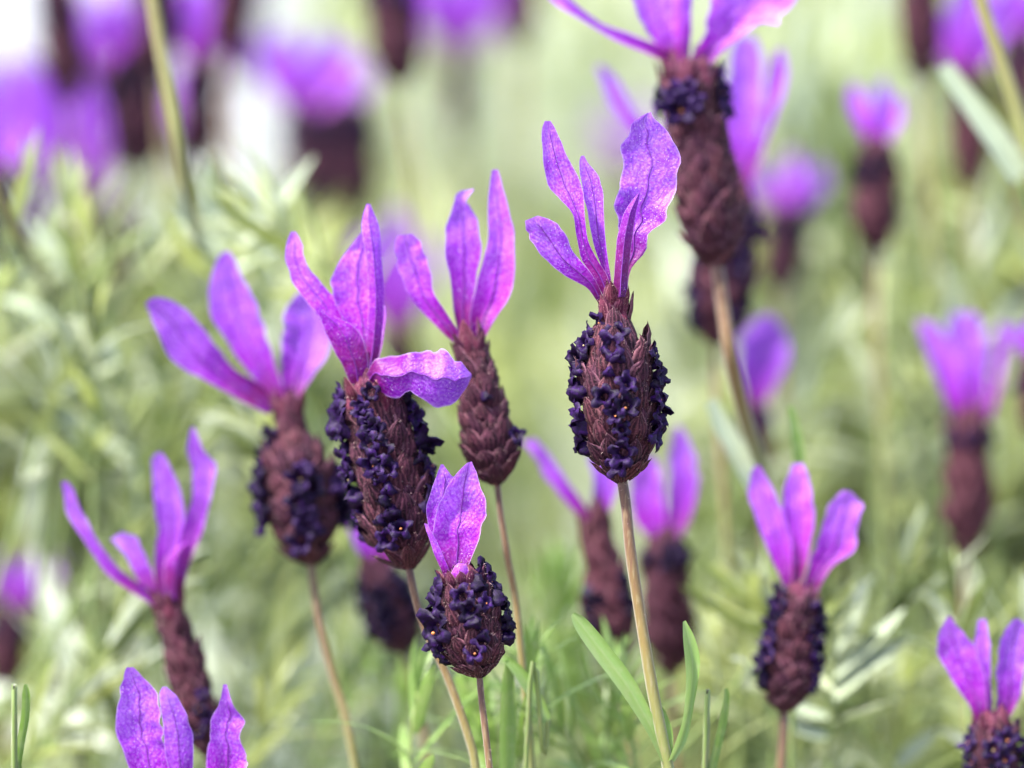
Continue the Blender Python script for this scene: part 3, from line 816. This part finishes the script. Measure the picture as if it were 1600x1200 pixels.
blade(main, main_org, [(1034, 1190, 1044, 1184), (1014, 1150, 1030, 1142), (995, 1118, 1017, 1112), (962, 1069, 990, 1060), (921, 1015, 945, 1000), (898, 980, 915, 966), (892, 962, 897, 956)], .50, z0=0, z1=-10)
blade(main, main_org, [(1044, 1188, 1054, 1190), (1056, 1155, 1073, 1157), (1067, 1118, 1083, 1110), (1071, 1056, 1094, 1040), (1067, 1000, 1087, 1000), (1067, 972, 1072, 970)], .50, z0=-2, z1=8)
blade(main, main_org, [(1043, 1188, 1050, 1186), (1038, 1150, 1052, 1148), (1030, 1120, 1042, 1116), (1029, 1104, 1033, 1103)], .50, z0=4, z1=14)


def shoot(label, d, tip, base, npair=7, leaf_px=95, group='leafy shoots between the flower stalks', seed=0, spread=1.0, fresh=False):
    """a leafy shoot: stem up from the soil with pairs of narrow leaves along its top"""
    r = np.random.default_rng(seed); s = d / FPX
    T, B = at(*tip, d), at(*base, d)
    T = T + FWD * r.normal() * 10 * s
    dr = nrm(B - T)
    g = np.array((B[0] + dr[0] * .05, B[1] + r.uniform(.0, .03), 0.0))
    org = g.copy()
    path = crom([T, T * .6 + B * .4 + RGT * r.normal() * 4 * s, B, B + dr * .04 + np.array((0, 0, -.03)), (B + g) / 2, g - np.array((0, 0, .004))], 40) - org
    root = empty('leafy_shoot', org); tag(root, label, 'shoot', group)
    k = np.linspace(0, 1, len(path))
    tv, tf, tu = tube(path, s * (2.2 + 5 * k), 6)
    tu[:, 1] += .05
    obj('stem', make_mesh('stem', tv, tf, tu, STEM), root)
    ax = nrm(T - B); L = np.linalg.norm(T - B)
    e1 = nrm(np.cross(ax, (0.3, 1, .2))); e2 = np.cross(ax, e1)
    for i in range(npair):
        f = i / max(1, npair - 1)
        p = np.array(T) * (1 - f) + np.array(B) * f
        p = crom([T, T * .6 + B * .4, B], 30)[int(f * 29)] - org
        a0 = r.uniform(0, 3.14) if i == 0 else a0 + math.pi / 2 + r.normal() * .2
        for q in range(2 if i else 3):
            th = a0 + (math.pi if i else 2.09) * q + r.normal() * .15
            out = math.cos(th) * e1 + math.sin(th) * e2
            op = (.18 + .75 * f * spread + r.normal() * .12) if i else .22
            zd = nrm(ax * math.cos(op) + out * math.sin(op)); xd = nrm(np.cross(ax, out)); yd = np.cross(zd, xd)
            if np.dot(yd, ax) < 0: xd, yd = -xd, -yd
            ln = leaf_px * s * (.45 + .6 * min(1, f * 2.2 + .1)) * r.uniform(.8, 1.15)
            obj('leaf', (FRESH if fresh else LEAVES)[int(r.integers(0, 8))], root, frame(xd, yd, zd, ln * 1.15, ln, ln, p))
    return root


# the sharp single leaf tip low beside the ragged petals, and other near shoots
sh, so = None, None
def leaf_tip(label, d, rows, stem, seed=0, mat=None):
    s = d / FPX
    pts = [at(*p, d) for p in stem]; last = pts[-1]
    g = np.array((last[0] - .01, last[1] + .01, 0))
    pts += [last * .5 + g * .5, g - np.array((0, 0, .004))]
    root = empty('leafy_shoot', g); tag(root, label, 'shoot', 'leafy shoots between the flower stalks')
    tv, tf, tu = tube(crom(pts, 30) - g, 4 * s, 6); tu[:, 1] += .05
    obj('stem', make_mesh('stem', tv, tf, tu, STEM), root)
    for rw in rows: blade(root, g, rw, d, seed=seed, mat=mat)
    return root


leaf_tip('sharp lone upright leaf tip low beside the ragged petals', .495, [
    [(18, 1235, 30, 1237), (20, 1200, 33, 1200), (27, 1160, 39, 1160), (34, 1120, 46, 1120), (36, 1085, 47, 1085), (38, 1069, 43, 1069)],
    [(24, 1235, 34, 1235), (22, 1205, 35, 1205), (26, 1190, 32, 1190)]], [(24, 1232), (22, 1290)])
leaf_tip('bright green pair of leaves arching beside the small squat flower', .515, [
    [(850, 1130, 862, 1122), (826, 1090, 842, 1078), (802, 1052, 816, 1042), (784, 1030, 790, 1022)],
    [(782, 1230, 802, 1230), (780, 1170, 806, 1170), (782, 1110, 806, 1105), (785, 1060, 803, 1055), (790, 1030, 798, 1028)]], [(856, 1125), (850, 1180), (820, 1250)])
leaf_tip('slim pale leaf beside the leaves of the olive stalk', .512, [
    [(1098, 1230, 1112, 1232), (1110, 1180, 1124, 1182), (1122, 1130, 1136, 1130), (1130, 1092, 1140, 1090), (1132, 1076, 1137, 1075)]], [(1104, 1230), (1098, 1290)])
leaf_tip('small green leaf tip poking up behind the fanned petals', .545, [
    [(1238, 760, 1256, 760), (1236, 710, 1257, 708), (1231, 665, 1248, 662), (1228, 635, 1236, 634)]], [(1247, 758), (1245, 900), (1240, 1100)])
leaf_tip('pale blurred leaf blade crossing the olive stalk of the towering flower', .56, [
    [(1176, 780, 1200, 762), (1140, 720, 1170, 700), (1115, 670, 1140, 655), (1102, 630, 1120, 622)]], [(1190, 772), (1200, 900), (1210, 1100)], mat=PALE)
leaf_tip('pale blade near the frame corner crossing an olive stalk', .575, [
    [(1578, 290, 1610, 265), (1540, 235, 1575, 205), (1500, 175, 1530, 150), (1462, 112, 1485, 95)], [(1612, 300, 1622, 290), (1600, 240, 1614, 236), (1592, 195, 1600, 194)]], [(1595, 280), (1620, 420), (1630, 700)], mat=PALE)




def ribbon(pts, w):
    """rows of a narrow leaf along a bent line, base first"""
    c = crom(pts, 9); t = np.gradient(c, axis=0); t /= np.linalg.norm(t, axis=1)[:, None]
    rows = []
    for i, f in enumerate((.35, .7, .9, 1, 1, .95, .8, .5, .12)):
        n = np.array((t[i][1], -t[i][0])) * w * f / 2
        a, b = c[i] + n, c[i] - n
        if a[1] < b[1]: a, b = b, a            # lower edge first, so the face turns up to the light
        rows.append((*a, *b))
    return rows


def spray(label, d, stem, leaves, group='leafy shoots between the flower stalks'):
    s = d / FPX
    W = to_ground([at(*p, d) for p in stem]); g = np.array((W[-1][0], W[-1][1], 0))
    root = empty('leafy_shoot', g); tag(root, label, 'shoot', group)
    tv, tf, tu = tube(crom(W, 40) - g, 4 * s, 6); tu[:, 1] += .05
    obj('stem', make_mesh('stem', tv, tf, tu, STEM), root)
    for pts, w_, pale in leaves:
        blade(root, g, ribbon(pts, w_), d, roll=.7 if pale else .35, mat=PALE if pale else LEAF, z1=rng.uniform(-20, 20))


spray('spray of pale felted blades fanning beside the plump fanned flower', .56, [(1300, 1000), (1297, 1100), (1292, 1250)], [
    ([(1298, 1095), (1350, 1040), (1422, 998)], 22, 1), ([(1300, 1060), (1360, 1000), (1412, 950)], 18, 1), ([(1300, 1030), (1335, 970), (1358, 902)], 16, 1),
    ([(1296, 1120), (1240, 1100), (1180, 1050)], 18, 1), ([(1294, 1150), (1250, 1135), (1215, 1110)], 20, 1), ([(1300, 1010), (1296, 960), (1310, 920)], 14, 0),
    ([(1296, 1130), (1340, 1110), (1400, 1090)], 18, 0)])
spray('low pale blades reaching to the flower with a thin middle petal', .57, [(1390, 1190), (1385, 1260), (1380, 1330)], [
    ([(1390, 1205), (1425, 1170), (1464, 1142)], 20, 1), ([(1388, 1220), (1350, 1180), (1320, 1160)], 18, 0), ([(1390, 1200), (1400, 1150), (1420, 1110)], 15, 0)])
spray('tall soft shoot with a long blade rising towards the bright pink purple flower', .59, [(365, 380), (350, 440), (340, 560)], [
    ([(362, 392), (420, 335), (492, 245)], 26, 0), ([(360, 385), (330, 320), (325, 250)], 20, 0), ([(358, 400), (300, 350), (280, 290)], 24, 1), ([(352, 440), (300, 400), (250, 330)], 22, 0), ([(352, 430), (400, 400), (440, 390)], 20, 1)])
spray('soft shoot with a sickle blade curving beneath the stretched level petal', .60, [(120, 430), (100, 520), (85, 640)], [
    ([(118, 440), (112, 390), (100, 345)], 26, 0), ([(115, 450), (180, 390), (235, 350)], 24, 0), ([(90, 590), (130, 680), (235, 705)], 20, 1), ([(105, 500), (160, 520), (190, 600)], 20, 1), ([(100, 520), (50, 480), (-10, 462)], 18, 1), ([(118, 445), (90, 400), (40, 340)], 22, 1)])


def bare_stalk(label, d, pts, r):
    s = d / FPX
    W = to_ground([at(p[0], p[1], d * (p[2] if len(p) > 2 else 1)) for p in pts])
    g = np.array((W[-1][0], W[-1][1], 0))
    tv, tf, tu = tube(crom(W, 40) - g, r * s, 8); tu[:, 1] = tu[:, 1] * .3 + .026
    root = empty('flower_stalk', g); tag(root, label, 'stalk', 'bare flower stalks crossing the foliage')
    obj('stem', make_mesh('stem', tv, tf, tu, STEM), root)


bare_stalk('olive bare stalk rising through the crowded dark cluster', .565, [(225, -90), (243, 30), (262, 130), (285, 255), (305, 345, 1.03), (318, 440, 1.12), (330, 540, 1.25)], 10)
bare_stalk('thin olive stalk slanting past the large leaning flower', .56, [(-40, 230), (0, 310), (32, 375, 1.02), (70, 445, 1.08), (105, 520, 1.18), (130, 580, 1.26)], 9)
bare_stalk('yellowish bare stalk slanting beside the pale blade at the frame corner', .56, [(1510, -90), (1535, 10), (1562, 90), (1592, 180), (1620, 270)], 11)

SHOOTLAB = {'A': 'soft grey green leafy shoot behind ', 'B': 'fresh green leafy shoot low by ', 'C': 'pale leafy shoot low behind ', 'D': 'very blurred leafy shoot behind '}
NEAR = [(1000, 600, 'the sharp tall flower'), (740, 1000, 'the small squat flower'), (600, 760, 'the thick flower with the drooping petal'), (450, 700, 'the egg-shaped flower'),
        (250, 880, 'the thin forked-twig flower'), (260, 1150, 'the ragged petals at the frame edge'), (1235, 950, 'the plump fanned flower'), (1540, 1100, 'the flower with a thin middle petal'),
        (1510, 700, 'the smooth cylinder spike'), (1370, 260, 'the small upright flower with a rounded crown'), (100, 250, 'the large leaning blurred flower'), (290, 250, 'the olive bare stalk'),
        (20, 960, 'the faint purple flower'), (1530, 150, 'the yellowish bare stalk'), (950, 1000, 'the olive stalk of the sharp flower')]
KEEP = [(-40, 120, 800, 1010, .66), (1310, 1430, 110, 410, .63), (1430, 1590, 480, 890, .605), (1160, 1300, 230, 470, .72), (1140, 1240, 460, 720, .62),
        (-40, 480, -80, 300, .80), (480, 610, 150, 380, .86), (1400, 1640, -80, 300, .72), (530, 660, 880, 1030, .565), (890, 1100, 800, 1060, .575)]
def behind(px, py, L, d):
    """leaves that would stand before one of the flowers in view grow further back"""
    for x0, x1, y0, y1, dk in KEEP:
        if x0 - 60 < px < x1 + 60 and py < y1 and py + L > y0 and d < dk: d = dk + .03
    return d


def nearby(px, py): return min(NEAR, key=lambda q: (q[0] - px) ** 2 + (q[1] - py) ** 2)[2]


k = 0
def scatter(reg, n, x0, x1, y0, y1, d0, d1, ln, lx=.25):
    global k
    for i in range(n):
        k += 1
        px = x0 + (x1 - x0) * ((i + rng.random()) / n); py = rng.uniform(y0, y1); d = rng.uniform(d0, d1)
        L = rng.uniform(190, 300); a = rng.gauss(0, lx); d = behind(px, py, L, d)
        lean_ = 'steeply slanting ' if abs(a) > .6 else 'leaning ' if abs(a) > .22 else 'upright '
        shoot(lean_ + SHOOTLAB[reg] + nearby(px, py + 60), d, (px, py), (px - L * math.sin(a), py + L * math.cos(a)), rng.randint(6, 9), ln * rng.uniform(.85, 1.2),
              group={'A': 'shoots in the grey green tangle', 'B': 'fresh low shoots', 'C': 'pale low shoots', 'D': 'blurred shoots'}[reg], seed=900 + k, spread=1.1, fresh=reg == 'B')


scatter('A', 12, -30, 470, 250, 520, .57, .64, 165, .5)
scatter('A', 12, -30, 480, 540, 850, .57, .65, 165, .5)
scatter('A', 10, -20, 560, 880, 1120, .56, .63, 160, .45)
scatter('B', 10, 560, 1000, 1010, 1140, .52, .56, 150, .25)
scatter('B', 3, 830, 900, 880, 990, .535, .55, 150, .12)
scatter('C', 14, 1090, 1640, 880, 1130, .56, .63, 170, .55)
scatter('D', 14, 1260, 1640, 100, 800, .64, .76, 170, .5)

# ------------------------------------------------------------------ the uncountable foliage behind
TPL = []
for i in range(6):
    TPL.append(leaf_arrays([-.1, .1, .25, .4, .55, -.25][i], [.06, .055, .065, .055, .06, .05][i], 5, 3, i))


def mass(name, label, regions, seed):
    r = np.random.default_rng(seed); J = Join()
    for (x0, x1, y0, y1, d0, d1, n, t0, t1) in regions:
        for _ in range(n):
            d = r.uniform(d0, d1); qx, qy = r.uniform(x0, x1), r.uniform(y0, y1); d = behind(qx, qy, 350, d); T = at(qx, qy, d)
            if T[2] < .04: continue
            lean = r.normal(size=2) * .3
            ax = nrm((lean[0], lean[1], 1)); L = r.uniform(.05, .10)
            e1 = nrm(np.cross(ax, (0, 1, .1))); e2 = np.cross(ax, e1); tint = float(np.clip(.5 * (t0 + t1) + (t1 - t0) * .62 * (math.sin(T[0] * 31 + T[2] * 23 + seed) * math.sin(T[1] * 9 + T[2] * 37) + r.normal() * .35), 0, 1))  # patchy tint: dark clumps paint shaded gaps, palest clumps paint glints
            nl = 15
            for q in range(nl):
                f = q / nl; th = q * 2.4 + r.normal() * .2
                out = math.cos(th) * e1 + math.sin(th) * e2; op = .2 + .8 * f + r.normal() * .15
                zd = nrm(ax * math.cos(op) + out * math.sin(op)); xd = nrm(np.cross(ax, out)); yd = np.cross(zd, xd)
                ln = r.uniform(.022, .040) * (.6 + .5 * min(1, 2 * f + .2))
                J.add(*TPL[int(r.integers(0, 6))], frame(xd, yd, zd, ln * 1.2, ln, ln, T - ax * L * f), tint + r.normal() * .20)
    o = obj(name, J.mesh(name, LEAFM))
    return tag(o, label, 'foliage', kind='stuff')


mass('foliage', 'blurred mass of narrow grey green lavender leaves filling the bed', [
    # x0   x1    y0    y1    d0   d1    n   tint
    (-250, 520, 380, 1500, .67, .95, 480, .0, 1.0),
    (350, 1250, 330, 1700, .95, 2.2, 700, .15, 1.0),
    (1050, 1850, 60, 1500, .76, 1.2, 640, .0, 1.0),
    (480, 1850, -150, 500, 1.4, 3.2, 750, .15, 1.0),
    (-250, 1850, 1000, 2000, .60, .95, 420, .0, 1.0),
], 77)
